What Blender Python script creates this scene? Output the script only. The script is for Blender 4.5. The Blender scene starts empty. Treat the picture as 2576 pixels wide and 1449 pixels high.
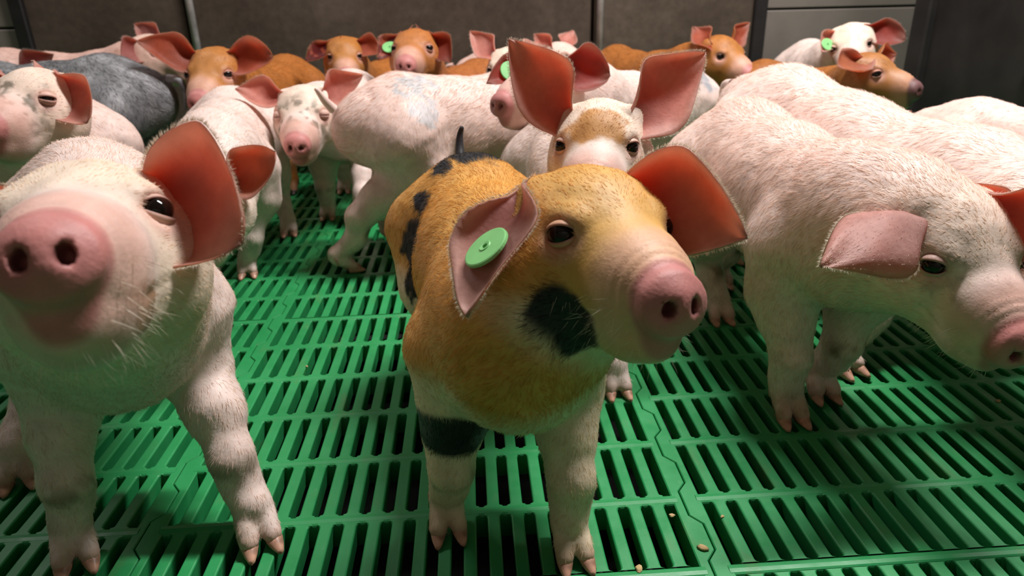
import bpy, math, random
import numpy as np
from mathutils import Matrix, Vector

# ------------------------------------------------------------------ camera
W_PX, H_PX = 2576.0, 1449.0
FPX, PITCH, YAW, ROLL, CAM_H = 1751.0, .3932, .0538, .0236, .4423
_sy, _cy, _sp, _cp = math.sin(YAW), math.cos(YAW), math.sin(PITCH), math.cos(PITCH)
CF = np.array([_sy*_cp, _cy*_cp, -_sp]); _R0 = np.array([_cy, -_sy, 0.]); _U0 = np.cross(_R0, CF)
CR = math.cos(ROLL)*_R0 - math.sin(ROLL)*_U0
CU = math.sin(ROLL)*_R0 + math.cos(ROLL)*_U0
CC = np.array([0., 0., CAM_H])
def ray(x, y): return CF + CR*((x-W_PX/2)/FPX) - CU*((y-H_PX/2)/FPX)
def PX(x, y, z): return CC + ray(x, y)*z                 # a point z metres along the view axis
def GND(x, y, z=0.):
    d = ray(x, y); return CC + d*((z-CAM_H)/d[2])
def ATY(x, y, Y):
    d = ray(x, y); return CC + d*(Y/d[1])

scene = bpy.context.scene
C = bpy.context.collection
cam_data = bpy.data.cameras.new('camera'); cam = bpy.data.objects.new('camera', cam_data); C.objects.link(cam)
cam.matrix_world = Matrix(((CR[0], CU[0], -CF[0], 0), (CR[1], CU[1], -CF[1], 0), (CR[2], CU[2], -CF[2], CAM_H), (0, 0, 0, 1)))
cam_data.sensor_width = 36.0; cam_data.lens = 36.0*FPX/W_PX; cam_data.clip_start = .02; cam_data.clip_end = 50
cam_data.dof.use_dof = True; cam_data.dof.focus_distance = .60; cam_data.dof.aperture_fstop = 9.0
scene.camera = cam
scene.view_settings.view_transform = 'Standard'; scene.view_settings.look = 'None'
scene.view_settings.gamma = 1.0; scene.view_settings.use_curve_mapping = False
scene.view_settings.exposure = 0.12

# ------------------------------------------------------------------ light
world = bpy.data.worlds.new('barn_air'); scene.world = world; world.use_nodes = True
world.node_tree.nodes['Background'].inputs[0].default_value = (1., .90, .78, 1)
world.node_tree.nodes['Background'].inputs[1].default_value = .05
def tube_light(name, loc, sx, sy, power, col):
    ld = bpy.data.lights.new(name, 'AREA'); ld.shape = 'RECTANGLE'; ld.size = sx; ld.size_y = sy
    ld.energy = power; ld.color = col
    o = bpy.data.objects.new(name, ld); C.objects.link(o); o.location = loc
    return o
tube_light('ceiling_tube_light', (.90, 1.20, 2.40), 1.25, .14, 102, (1., .975, .95))
tube_light('ceiling_tube_light', (-1.50, 2.05, 2.40), 1.25, .14, 17, (1., .965, .93))

# ------------------------------------------------------------------ numpy helpers
def V3(*a): return np.array(a, float)
def nrm(v): return v/np.maximum(np.linalg.norm(v, axis=-1, keepdims=True), 1e-9)
def sstep(a, b, x):
    t = np.clip((x-a)/(b-a), 0, 1); return t*t*(3-2*t)
def _hash(ix, iy, iz, seed):
    n = (ix*374761393 + iy*668265263 + iz*1274126177 + seed*974711) & 0x7fffffff
    n = ((n ^ (n >> 13))*1103515245) & 0x7fffffff
    n = (n ^ (n >> 16))
    return (n & 0xffff)/65535.0
def vnoise(p, f, seed=0):
    q = np.asarray(p)*f; i = np.floor(q).astype(np.int64); t = q-i; t = t*t*(3-2*t)
    r = 0
    for dx in (0, 1):
        wx = t[:, 0] if dx else 1-t[:, 0]
        for dy in (0, 1):
            wy = t[:, 1] if dy else 1-t[:, 1]
            for dz in (0, 1):
                wz = t[:, 2] if dz else 1-t[:, 2]
                r = r + wx*wy*wz*_hash(i[:, 0]+dx, i[:, 1]+dy, i[:, 2]+dz, seed)
    return r
def fbm(p, f, seed=0): return (vnoise(p, f, seed)*.55 + vnoise(p, f*2.1, seed+1)*.3 + vnoise(p, f*4.3, seed+2)*.15)

def mesh_from(name, verts, faces, smooth=True):
    me = bpy.data.meshes.new(name)
    verts = np.asarray(verts, np.float32); faces = np.asarray(faces, np.int32)
    k = faces.shape[1]
    me.vertices.add(len(verts)); me.vertices.foreach_set('co', verts.ravel())
    me.loops.add(faces.size); me.loops.foreach_set('vertex_index', faces.ravel())
    me.polygons.add(len(faces)); me.polygons.foreach_set('loop_start', np.arange(len(faces), dtype=np.int32)*k)
    me.polygons.foreach_set('loop_total', np.full(len(faces), k, np.int32))
    me.polygons.foreach_set('use_smooth', np.full(len(faces), smooth, bool))
    me.update(calc_edges=True); me.validate()
    return me
def set_col(me, col, name='coat'):
    a = me.color_attributes.new(name, 'FLOAT_COLOR', 'POINT')
    c = np.ones((len(me.vertices), 4), np.float32); c[:, :3] = col
    a.data.foreach_set('color', c.ravel())
def obj(name, me, mat=None, parent=None, kind=None):
    o = bpy.data.objects.new(name, me); C.objects.link(o)
    if mat and not me.materials: me.materials.append(mat)
    if parent: o.parent = parent
    if kind: o['kind'] = kind
    return o
def tag(o, label, cat, group=None):
    o['label'] = label; o['category'] = cat
    if group: o['group'] = group
    return o
class MB:
    """polygon collector"""
    def __init__(s): s.v = []; s.f = []
    def add(s, vs, fs):
        b = len(s.v); s.v += [tuple(v) for v in vs]; s.f += [tuple(b+i for i in f) for f in fs]
    def box(s, x0, x1, y0, y1, z0, z1, b=0.):
        if b <= 0:
            s.add([(x, y, z) for z in (z0, z1) for y in (y0, y1) for x in (x0, x1)],
                  [(0, 2, 3, 1), (4, 5, 7, 6), (0, 1, 5, 4), (2, 6, 7, 3), (0, 4, 6, 2), (1, 3, 7, 5)]); return
        vs = []                                                    # bevelled on every edge
        for sz in (0, 1):
            for sy_ in (0, 1):
                for sx in (0, 1):
                    X = (x0, x1)[sx]; Y = (y0, y1)[sy_]; Z = (z0, z1)[sz]
                    dx = b*(1-2*sx); dy = b*(1-2*sy_); dz = b*(1-2*sz)
                    vs += [(X, Y+dy, Z+dz), (X+dx, Y, Z+dz), (X+dx, Y+dy, Z)]
        i = lambda sx, sy_, sz, a: (sz*4+sy_*2+sx)*3+a
        fs = []
        for a in range(3):
            for sd in (0, 1):
                q = []
                for (p, r) in ((0, 0), (1, 0), (1, 1), (0, 1)):
                    c = [0, 0, 0]; c[a] = sd; c[(a+1) % 3] = p; c[(a+2) % 3] = r
                    q.append(i(*c, a))
                fs.append(tuple(q if sd else q[::-1]))
        for a in range(3):                                         # edge strips, running along axis a
            u, w = (a+1) % 3, (a+2) % 3
            for su in (0, 1):
                for sw in (0, 1):
                    c0 = [0, 0, 0]; c0[u] = su; c0[w] = sw; c1 = c0[:]; c1[a] = 1
                    q = [i(*c0, u), i(*c1, u), i(*c1, w), i(*c0, w)]
                    fs.append(tuple(q if (su == sw) else q[::-1]))
        for sz in (0, 1):
            for sy_ in (0, 1):
                for sx in (0, 1):
                    q = [i(sx, sy_, sz, a) for a in range(3)]
                    fs.append(tuple(q if (sx+sy_+sz) % 2 else q[::-1]))
        s.add(vs, fs)
    def prism(s, poly, z0, z1):
        n = len(poly)
        s.add([(x, y, z0) for x, y in poly]+[(x, y, z1) for x, y in poly],
              [tuple(range(n-1, -1, -1)), tuple(range(n, 2*n))]+[(i, (i+1) % n, n+(i+1) % n, n+i) for i in range(n)])
    def tube(s, p0, p1, r0, r1=None, n=16):
        r1 = r0 if r1 is None else r1
        p0 = np.asarray(p0, float); p1 = np.asarray(p1, float); d = nrm(p1-p0)
        a = nrm(np.cross(d, V3(0, 0, 1) if abs(d[2]) < .9 else V3(1, 0, 0))); b = np.cross(d, a)
        vs = []
        for p, r in ((p0, r0), (p1, r1)):
            vs += [p+(a*math.cos(t)+b*math.sin(t))*r for t in np.arange(n)*2*math.pi/n]
        s.add(vs, [(i, (i+1) % n, n+(i+1) % n, n+i) for i in range(n)]+[tuple(range(n-1, -1, -1)), tuple(range(n, 2*n))])
    def lathe(s, prof, n=28):
        m = len(prof)
        s.add([(r*math.cos(t), r*math.sin(t), z) for r, z in prof for t in np.arange(n)*2*math.pi/n],
              [(j*n+i, j*n+(i+1) % n, (j+1)*n+(i+1) % n, (j+1)*n+i) for j in range(m-1) for i in range(n)])
    def mesh(s, name, smooth=False):
        me = bpy.data.meshes.new(name); me.from_pydata(s.v, [], s.f); me.update()
        if smooth: me.polygons.foreach_set('use_smooth', np.ones(len(me.polygons), bool))
        return me
    def build(s, name, mat=None, parent=None, smooth=False, kind=None):
        return obj(name, s.mesh(name, smooth), mat, parent, kind)

# ------------------------------------------------------------------ materials
def new_mat(name):
    m = bpy.data.materials.new(name); m.use_nodes = True; nt = m.node_tree
    return m, nt, nt.nodes['Principled BSDF'], nt.nodes['Material Output']
def nd(nt, t, **kw):
    n = nt.nodes.new(t)
    for k, v in kw.items(): setattr(n, k, v)
    return n
def ramp(nt, fac, stops):
    r = nd(nt, 'ShaderNodeValToRGB'); e = r.color_ramp.elements
    while len(e) < len(stops): e.new(.5)
    for i, (p, c) in enumerate(stops): e[i].position = p; e[i].color = (*c, 1) if len(c) == 3 else c
    nt.links.new(fac, r.inputs[0]); return r.outputs[0]
def mixc(nt, fac, a, b, mode='MIX'):
    m = nd(nt, 'ShaderNodeMix', data_type='RGBA', blend_type=mode)
    for s, v in ((m.inputs[0], fac), (m.inputs[6], a), (m.inputs[7], b)):
        if hasattr(v, 'links') or hasattr(v, 'is_linked'): nt.links.new(v, s)
        else: s.default_value = v if isinstance(v, float) else (*v, 1)
    return m.outputs[2]
def noise(nt, scale, detail=4., coord='Object', rough=.55, sc=None):
    tc = nd(nt, 'ShaderNodeTexCoord'); n = nd(nt, 'ShaderNodeTexNoise')
    n.inputs['Scale'].default_value = scale; n.inputs['Detail'].default_value = detail; n.inputs['Roughness'].default_value = rough
    if sc:
        mp = nd(nt, 'ShaderNodeMapping'); mp.inputs['Scale'].default_value = sc
        nt.links.new(tc.outputs[coord], mp.inputs[0]); nt.links.new(mp.outputs[0], n.inputs['Vector'])
    else: nt.links.new(tc.outputs[coord], n.inputs['Vector'])
    return n.outputs['Fac']
def bump(nt, bs, h, strength, dist):
    b = nd(nt, 'ShaderNodeBump'); b.inputs['Strength'].default_value = strength; b.inputs['Distance'].default_value = dist
    nt.links.new(h, b.inputs['Height']); nt.links.new(b.outputs[0], bs.inputs['Normal'])

def m_coat():
    m, nt, b, out = new_mat('piglet_coat')
    at = nd(nt, 'ShaderNodeAttribute', attribute_name='coat')
    n1 = noise(nt, 55., 4.)
    c = mixc(nt, 1., at.outputs['Color'], ramp(nt, n1, [(.3, (.86, .84, .83)), (.7, (1.08, 1.06, 1.05))]), 'MULTIPLY')
    nt.links.new(c, b.inputs['Base Color'])
    b.inputs['Roughness'].default_value = .52; b.inputs['Specular IOR Level'].default_value = .35
    b.inputs['Sheen Weight'].default_value = .04; b.inputs['Sheen Roughness'].default_value = .5
    b.inputs['Subsurface Weight'].default_value = .12; b.inputs['Subsurface Scale'].default_value = .012
    b.inputs['Subsurface Radius'].default_value = (1., .35, .2)
    bump(nt, b, noise(nt, 420., 3.), .25, .0012)
    return m
def m_ear():
    m, nt, b, out = new_mat('piglet_ear_skin')
    at = nd(nt, 'ShaderNodeAttribute', attribute_name='coat')
    n1 = noise(nt, 130., 5.)
    c = mixc(nt, 1., at.outputs['Color'], ramp(nt, n1, [(.3, (.84, .8, .8)), (.7, (1.08, 1.05, 1.05))]), 'MULTIPLY')
    nt.links.new(c, b.inputs['Base Color']); b.inputs['Roughness'].default_value = .5
    b.inputs['Specular IOR Level'].default_value = .3
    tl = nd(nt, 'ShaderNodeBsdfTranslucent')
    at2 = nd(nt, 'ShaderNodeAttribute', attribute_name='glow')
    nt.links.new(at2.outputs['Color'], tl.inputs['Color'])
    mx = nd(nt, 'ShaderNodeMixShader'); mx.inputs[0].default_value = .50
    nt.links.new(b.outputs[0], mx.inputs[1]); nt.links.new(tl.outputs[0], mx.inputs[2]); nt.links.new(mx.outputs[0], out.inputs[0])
    bump(nt, b, noise(nt, 300., 4.), .3, .001)
    return m
def m_hair():
    m, nt, b, out = new_mat('piglet_bristle')
    at = nd(nt, 'ShaderNodeAttribute', attribute_name='coat')
    nt.links.new(at.outputs['Color'], b.inputs['Base Color']); b.inputs['Roughness'].default_value = .45
    b.inputs['Specular IOR Level'].default_value = .3
    tl = nd(nt, 'ShaderNodeBsdfTranslucent'); nt.links.new(at.outputs['Color'], tl.inputs['Color'])
    mx = nd(nt, 'ShaderNodeMixShader'); mx.inputs[0].default_value = .35
    nt.links.new(b.outputs[0], mx.inputs[1]); nt.links.new(tl.outputs[0], mx.inputs[2]); nt.links.new(mx.outputs[0], out.inputs[0])
    return m
def m_plain(name, col, rough=.5, spec=.5, metal=0., nscale=0, var=.25, bstr=0., coat=0.):
    m, nt, b, out = new_mat(name)
    if nscale:
        n1 = noise(nt, nscale, 5.)
        k0 = tuple(x*(1-var) for x in col); k1 = tuple(min(1, x*(1+var)) for x in col)
        nt.links.new(ramp(nt, n1, [(.3, k0), (.7, k1)]), b.inputs['Base Color'])
        if bstr: bump(nt, b, n1, bstr, .002)
    else: b.inputs['Base Color'].default_value = (*col, 1)
    b.inputs['Roughness'].default_value = rough; b.inputs['Specular IOR Level'].default_value = spec
    b.inputs['Metallic'].default_value = metal; b.inputs['Coat Weight'].default_value = coat
    return m
def m_green():
    m, nt, b, out = new_mat('green_slat_plastic')
    n1 = noise(nt, 9., 6., 'Generated' if False else 'Object')
    geo = nd(nt, 'ShaderNodeNewGeometry')
    def gn(scale, detail, sc=None):
        n = nd(nt, 'ShaderNodeTexNoise'); n.inputs['Scale'].default_value = scale; n.inputs['Detail'].default_value = detail
        n.inputs['Roughness'].default_value = .62
        if sc:
            mp = nd(nt, 'ShaderNodeMapping'); mp.inputs['Scale'].default_value = sc
            nt.links.new(geo.outputs['Position'], mp.inputs[0]); nt.links.new(mp.outputs[0], n.inputs['Vector'])
        else: nt.links.new(geo.outputs['Position'], n.inputs['Vector'])
        return n.outputs['Fac']
    base = ramp(nt, gn(5., 6.), [(.3, (.012, .215, .058)), (.7, (.024, .285, .088))])
    dirt = ramp(nt, gn(26., 8., (1., .45, 1.)), [(.58, (0, 0, 0)), (.76, (.45, .45, .45))])
    c = mixc(nt, dirt, base, (.13, .15, .06))
    fine = ramp(nt, gn(160., 5., (1., .3, 1.)), [(.62, (0, 0, 0)), (.72, (.45, .45, .45))])
    c = mixc(nt, fine, c, (.07, .29, .11))
    nt.links.new(c, b.inputs['Base Color'])
    r = ramp(nt, gn(40., 5.), [(.3, (.34, .34, .34)), (.7, (.55, .55, .55))]); nt.links.new(r, b.inputs['Roughness'])
    b.inputs['Specular IOR Level'].default_value = .5
    bump(nt, b, gn(350., 4.), .12, .0006)
    return m
MAT_COAT, MAT_EAR, MAT_HAIR, MAT_GREEN = m_coat(), m_ear(), m_hair(), m_green()
MAT_EYE = m_plain('piglet_eye', (.008, .005, .004), .06, .32)
MAT_CLAW = m_plain('claw_horn', (.46, .245, .17), .4, .4, nscale=120, var=.35)
MAT_CLAW_DARK = m_plain('dark_claw_horn', (.05, .035, .03), .4, .4, nscale=120)
MAT_TAG = m_plain('ear_tag_plastic', (.22, .56, .20), .42, .45, nscale=60, var=.08)
MAT_STEEL = m_plain('galvanised_steel', (.42, .40, .39), .38, .5, .25, nscale=30)
MAT_DARK = m_plain('dark_steel', (.018, .016, .016), .5, .4, .2, nscale=14)
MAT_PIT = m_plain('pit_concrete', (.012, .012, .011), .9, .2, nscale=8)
MAT_FEED = m_plain('feed_crumb', (.48, .33, .16), .8, .3, nscale=200)

# ------------------------------------------------------------------ the pen: slatted floor
PITCH_X, ROW_Y, SLOT_W = .022, .0905, .0103
PX0, PY0, PER = -.2963, .9834, 22.69*.022
NSLOT, NROW = 22, 6
SLOT_L = .0775; BAR = ROW_Y-SLOT_L
PAN_LEN = NROW*ROW_Y
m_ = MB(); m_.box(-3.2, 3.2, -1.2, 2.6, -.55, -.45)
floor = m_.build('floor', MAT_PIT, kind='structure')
# panel local frame: x=0 at the left edge of the first slot, y=0 at the near edge of the near bar
STRIP0 = -(PER-21*PITCH_X-SLOT_W)/2           # strips on both sides meet at the seam in mid strip
STRIP1 = 21*PITCH_X+SLOT_W-STRIP0
def zig(j):                                   # snap seam of one row, as offsets about the strip middle
    y = j*ROW_Y
    return [(-.004, y), (-.004, y+.018), (.0055, y+.030), (.0055, y+.062), (-.004, y+.074), (-.004, y+ROW_Y)]
def seam_pts():
    pts = []
    for j in range(NROW):
        z = zig(j); pts += z if j == NROW-1 else z[:-1]
    return pts
g = .0006
pm = MB()
right = [(STRIP1+x-g, y) for x, y in seam_pts()]
left = [(STRIP0+x+g, y) for x, y in seam_pts()]
def strip_poly(edge, inner, is_left):
    top = -.0002
    for (xa, ya), (xb, yb) in zip(edge[:-1], edge[1:]):
        if is_left: q = [(xa, ya), (inner, ya), (inner, yb), (xb, yb)]
        else: q = [(inner, ya), (xa, ya), (xb, yb), (inner, yb)]
        e = .0009*(1 if is_left else -1)
        if is_left: t = [(xa+e, ya), (inner-.0011, ya), (inner-.0011, yb), (xb+e, yb)]
        else: t = [(inner+.0011, ya), (xa+e, ya), (xb+e, yb), (inner+.0011, yb)]
        vs = [(x, y, -.024) for x, y in q]+[(x, y, top-.001) for x, y in q]+[(x, y, top) for x, y in t]
        pm.add(vs, [(8, 9, 10, 11), (1, 2, 6, 5), (5, 6, 10, 9), (3, 0, 4, 7), (7, 4, 8, 11)])
strip_poly(left, 0., True); strip_poly(right, 21*PITCH_X+SLOT_W, False)
for j in range(NROW):                         # cross bars, crowned, with a soft bevel towards the slots
    y0 = j*ROW_Y; y1 = y0+BAR
    if j == 0: y0 += .0007
    xa, xb = -.004, 21*PITCH_X+SLOT_W+.004
    prof = [(y0, -.026), (y0, -.0024), (y0+.0007, -.0009), (y0+.0022, .0001), ((y0+y1)/2, .0006), (y1-.0022, .0001), (y1-.0007, -.0009), (y1, -.0024), (y1, -.026)]
    n = len(prof)
    pm.add([(xa, y, z) for y, z in prof]+[(xb, y, z) for y, z in prof],
           [(i, n+i, n+i+1, i+1) for i in range(n-1)]+[tuple(range(n)), tuple(range(2*n-1, n-1, -1))])
PANEL_ME = pm.mesh('floor_panel', smooth=False); PANEL_ME.materials.append(MAT_GREEN)
# one slat: the rib between two columns of slots, flaring into the bars so that the slots get round corners
sm = MB(); st = []
RF = .0034
for j in range(NROW):
    a = j*ROW_Y+BAR; b = (j+1)*ROW_Y
    for t in (0., .0005, .0014, .0034): st.append((a+t, RF-math.sqrt(max(0, RF**2-(RF-t)**2))))
    for t in (.0034, .0014, .0005, 0.): st.append((b-t, RF-math.sqrt(max(0, RF**2-(RF-t)**2))))
hw0 = (PITCH_X-SLOT_W)/2
ring = []
for (y, fl) in st:
    h = hw0+min(fl, SLOT_W/2-.0012)
    ring.append([(-h*.78, y, -.022), (-h, y, -.0016), (-h+.0005, y, -.0006), (-h+.0015, y, 0.), (h-.0015, y, 0.), (h-.0005, y, -.0006), (h, y, -.0016), (h*.78, y, -.022)])
vs = [p for r_ in ring for p in r_]; fs = []
for i in range(len(ring)-1):
    for k in range(7): fs.append((i*8+k, i*8+k+1, (i+1)*8+k+1, (i+1)*8+k)[::-1])
sm.add(vs, fs)
SLAT_ME = sm.mesh('slat'); SLAT_ME.materials.append(MAT_GREEN)
fm = MB()
for c in range(NSLOT-1):
    ox = c*PITCH_X+SLOT_W+hw0
    fm.add([(x+ox, y, z) for x, y, z in vs], fs)
FAR_ME = fm.mesh('slats'); FAR_ME.materials.append(MAT_GREEN)
def vis_panel(px, py):
    for fx in (0, .25, .5, .75, 1):
        for fy in (0, .25, .5, .75, 1):
            v = V3(px+fx*PER, py+fy*PAN_LEN, 0)-CC; z = v@CF
            if z > .1 and abs(v@CR/z*FPX) < 1330 and abs(v@CU/z*FPX) < 760: return True
    return False
panels = []
for i in range(-5, 6):
    for j in range(-2, 5):
        px = PX0+i*PER; py = PY0-6*ROW_Y-BAR+j*PAN_LEN
        if py+PAN_LEN > 2.75: continue
        panels.append((px, py, i, j))
near = sorted([p for p in panels if vis_panel(p[0], p[1])], key=lambda p: math.hypot(p[0]+PER/2-.1, p[1]+PAN_LEN/2))[:14]
for (px, py, i, j) in panels:
    o = obj('floor_panel', PANEL_ME, None, floor); o.location = (px, py, 0)
    if (px, py, i, j) in near:
        for c in range(NSLOT-1):
            s = obj('slat', SLAT_ME, None, o); s.location = (c*PITCH_X+SLOT_W+hw0, 0, 0)
    else:
        obj('slats', FAR_ME, None, o, kind='stuff')
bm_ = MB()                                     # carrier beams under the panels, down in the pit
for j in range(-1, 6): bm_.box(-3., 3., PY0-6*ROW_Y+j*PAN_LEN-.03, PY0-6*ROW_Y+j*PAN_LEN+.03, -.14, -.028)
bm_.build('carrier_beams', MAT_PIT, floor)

# ------------------------------------------------------------------ the pen: walls
WALL_Y = 2.42
def m_concrete():
    m, nt, b, out = new_mat('stained_concrete_board')
    n1 = noise(nt, 3.2, 8., rough=.65); n2 = noise(nt, 38., 6.); n3 = noise(nt, 160., 3.)
    c = ramp(nt, n1, [(.28, (.045, .031, .022)), (.5, (.075, .054, .039)), (.75, (.115, .087, .066))])
    c = mixc(nt, .5, c, ramp(nt, n2, [(.3, (.55, .52, .5)), (.7, (1.25, 1.25, 1.25))]), 'MULTIPLY')
    sp_ = ramp(nt, n3, [(.70, (0, 0, 0)), (.76, (.4, .4, .4))]); c = mixc(nt, sp_, c, (.20, .17, .13))
    nt.links.new(c, b.inputs['Base Color']); b.inputs['Roughness'].default_value = .75; b.inputs['Specular IOR Level'].default_value = .3
    bump(nt, b, n2, .25, .002); return m
MAT_CONC = m_concrete()
MAT_PLANK = m_plain('grey_pvc_plank', (.17, .145, .125), .5, .4, nscale=6, var=.14)
MAT_FILL_PLANK = m_plain('beige_fill_plank', (.19, .165, .14), .5, .4, nscale=6, var=.1)  # for the added front wall, toned for the fill it bounces
MAT_DPANEL = m_plain('dark_coated_panel', (.022, .019, .018), .55, .3, nscale=7, var=.45)
MAT_RAIL = m_plain('dull_rail', (.11, .10, .075), .6, .3, nscale=20, var=.3)
xat = lambda px: ATY(px, 75, WALL_Y)[0]
m_ = MB(); m_.box(-3.2, 3.2, WALL_Y+.06, WALL_Y+.16, -.5, 2.4)
wall_back = m_.build('wall_back', MAT_CONC, kind='structure')
def wpart(name, x0, x1, y0, y1, z0, z1, mat, par, b=.003):
    m_ = MB(); m_.box(x0, x1, y0, y1, z0, z1, b); return m_.build(name, mat, par)
xp = [xat(62), xat(478), xat(1490), xat(1905)]
for a, b in zip(xp[:-1], xp[1:]): wpart('concrete_board', a+.006, b-.006, WALL_Y, WALL_Y+.05, -.03, 1.1, MAT_CONC, wall_back)
zs = ATY(2100, 20, WALL_Y)[2]
for a, b in ((-3.1, xp[0]-.02), (xp[3]+.02, 3.1)):
    for k in range(-1, 4): wpart('wall_plank', a, b, WALL_Y+.005, WALL_Y+.045, zs+(k-1)*.26+.003 if k > -1 else -.03, zs+k*.26-.003, MAT_PLANK, wall_back) if zs+k*.26 > 0 else None
for k, (px, lab) in enumerate(((62, 'trim_1'), (1905, 'trim_2'))):
    m_ = MB(); x = xat(px); m_.box(x-.021, x+.021, WALL_Y-.02, WALL_Y+.045, -.03, 1.15, .004)
    o = m_.build(lab, MAT_DARK, kind='structure')
for px, lab in ((490, 'thin galvanised pipe on the wall above the pink piglet with one ear up'), (1503, 'thin galvanised pipe on the wall behind the grey-haired piglet back')):
    x = xat(px)+.004; m_ = MB(); m_.tube((x, WALL_Y-.018, -.02), (x, WALL_Y-.018, 1.2), .0115, n=20)
    o = m_.build('steel_pipe', MAT_STEEL, smooth=True); tag(o, lab, 'pipe')
    for z in (.1, .95):
        m2 = MB(); m2.box(x-.02, x+.02, WALL_Y-.012, WALL_Y+.002, z, z+.03, .002); m2.build('pipe_clamp', MAT_STEEL, o)
# dark side partition on the right: sheets, a corner post and a rail
RX = ATY(2320, 60, 2.0)[0]
m_ = MB(); m_.box(RX+.05, RX+.12, -.6, 2.05, -.03, 1.3); wall_right = m_.build('wall_right', MAT_DPANEL, kind='structure')
for a, b in ((1.38, 2.02), (.72, 1.374), (-.2, .714)): wpart('dark_sheet', RX+.02, RX+.05, a, b, -.02, 1.25, MAT_DPANEL, wall_right)
wpart('corner_post', RX, RX+.075, 1.98, 2.055, -.03, 1.3, MAT_DPANEL, wall_right, .006)
zr = ATY(2500, 166, 1.55)[2]
wpart('rail', RX+.004, RX+.03, -.2, 1.60, zr-.0, zr+.02, MAT_RAIL, wall_right, .004)
m_ = MB(); m_.box(-2.6, 2.6, -.62, -.55, -.03, 1.1); wf_ = m_.build('wall_front_fill', MAT_FILL_PLANK, kind='structure')  # unseen wall behind the camera, added to bounce soft fill onto the chests
m_ = MB(); m_.box(-2.6, -2.5, -.6, 2.5, -.03, 1.2); wl = m_.build('wall_left', MAT_CONC, kind='structure')

# crumbs of feed on the slats
crumbs = [(1690, 1298, .006, 'pale feed crumb caught in the slot beside the panel seam'), (1607, 1432, .008, 'tan feed crumb at the end of a slot near the spotted piglet claws'), (1768, 1380, .009, 'flat round brown feed pellet lying on the panel seam'),
          (1818, 1300, .004, 'tiny yellow feed crumb on a slat edge right of the seam'), (772, 922, .004, 'yellow feed crumb on a slat edge between two piglets'), (2510, 1010, .007, 'tan feed crumb on the slats under the grazing piglet snout')]
for k, (px, py, r, lab) in enumerate(crumbs):
    rnd = random.Random(k); m_ = MB()
    n = 9; prof = [(.02, -.3), (.7, -.25), (1., .0), (.75, .35), (.02, .45)]
    m_.lathe(prof, n)
    m_.v = [(x*r*.5*rnd.uniform(.7, 1.3), y*r*.4*rnd.uniform(.7, 1.1), z*r*.45) for x, y, z in m_.v]
    o = m_.build('feed_crumb', MAT_FEED, smooth=(k == 2)); p = GND(px, py); o.location = (p[0], p[1], r*.12); o.rotation_euler[2] = k*1.3
    tag(o, lab, 'feed', 'feed crumbs on the slats')

# ------------------------------------------------------------------ piglet builder
def sd_cone(p, a, b, r1, r2, ax=None, fac=1.):
    ba = b-a; h = np.clip(((p-a)@ba)/max(ba@ba, 1e-9), 0, 1)
    q = p-a-h[:, None]*ba
    if ax is not None: q = q+ax*((q@ax)*(1/fac-1))[:, None]
    return (np.sqrt((q*q).sum(1))-(r1+(r2-r1)*h))*min(1., fac)
def sd_ell(p, c, M, r):
    q = (p-c)@M.T; k0 = np.sqrt(((q/r)**2).sum(1)); k1 = np.sqrt(((q/(r*r))**2).sum(1))
    return k0*(k0-1)/np.maximum(k1, 1e-6)
def sd_disc(p, c, M, R, h, rd, ey):
    q = (p-c)@M.T; rr = np.sqrt((q[:, 1]/ey)**2+q[:, 2]**2)
    dx = np.abs(q[:, 0])-h; dr = rr-R
    return np.minimum(np.maximum(dx, dr), 0)+np.sqrt(np.maximum(dx, 0)**2+np.maximum(dr, 0)**2)-rd
def prim_d(pr, p):
    t, a = pr['t'], pr['a']
    return sd_cone(p, *a) if t == 'c' else sd_ell(p, *a) if t == 'e' else sd_disc(p, *a)
def prim_box(pr):
    t, a = pr['t'], pr['a']
    if t == 'c': r = max(a[2], a[3]); return np.minimum(a[0], a[1])-r, np.maximum(a[0], a[1])+r
    if t == 'e': r = max(a[2]); return a[0]-r, a[0]+r
    r = a[2]+a[4]+.01; return a[0]-r, a[0]+r

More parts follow.
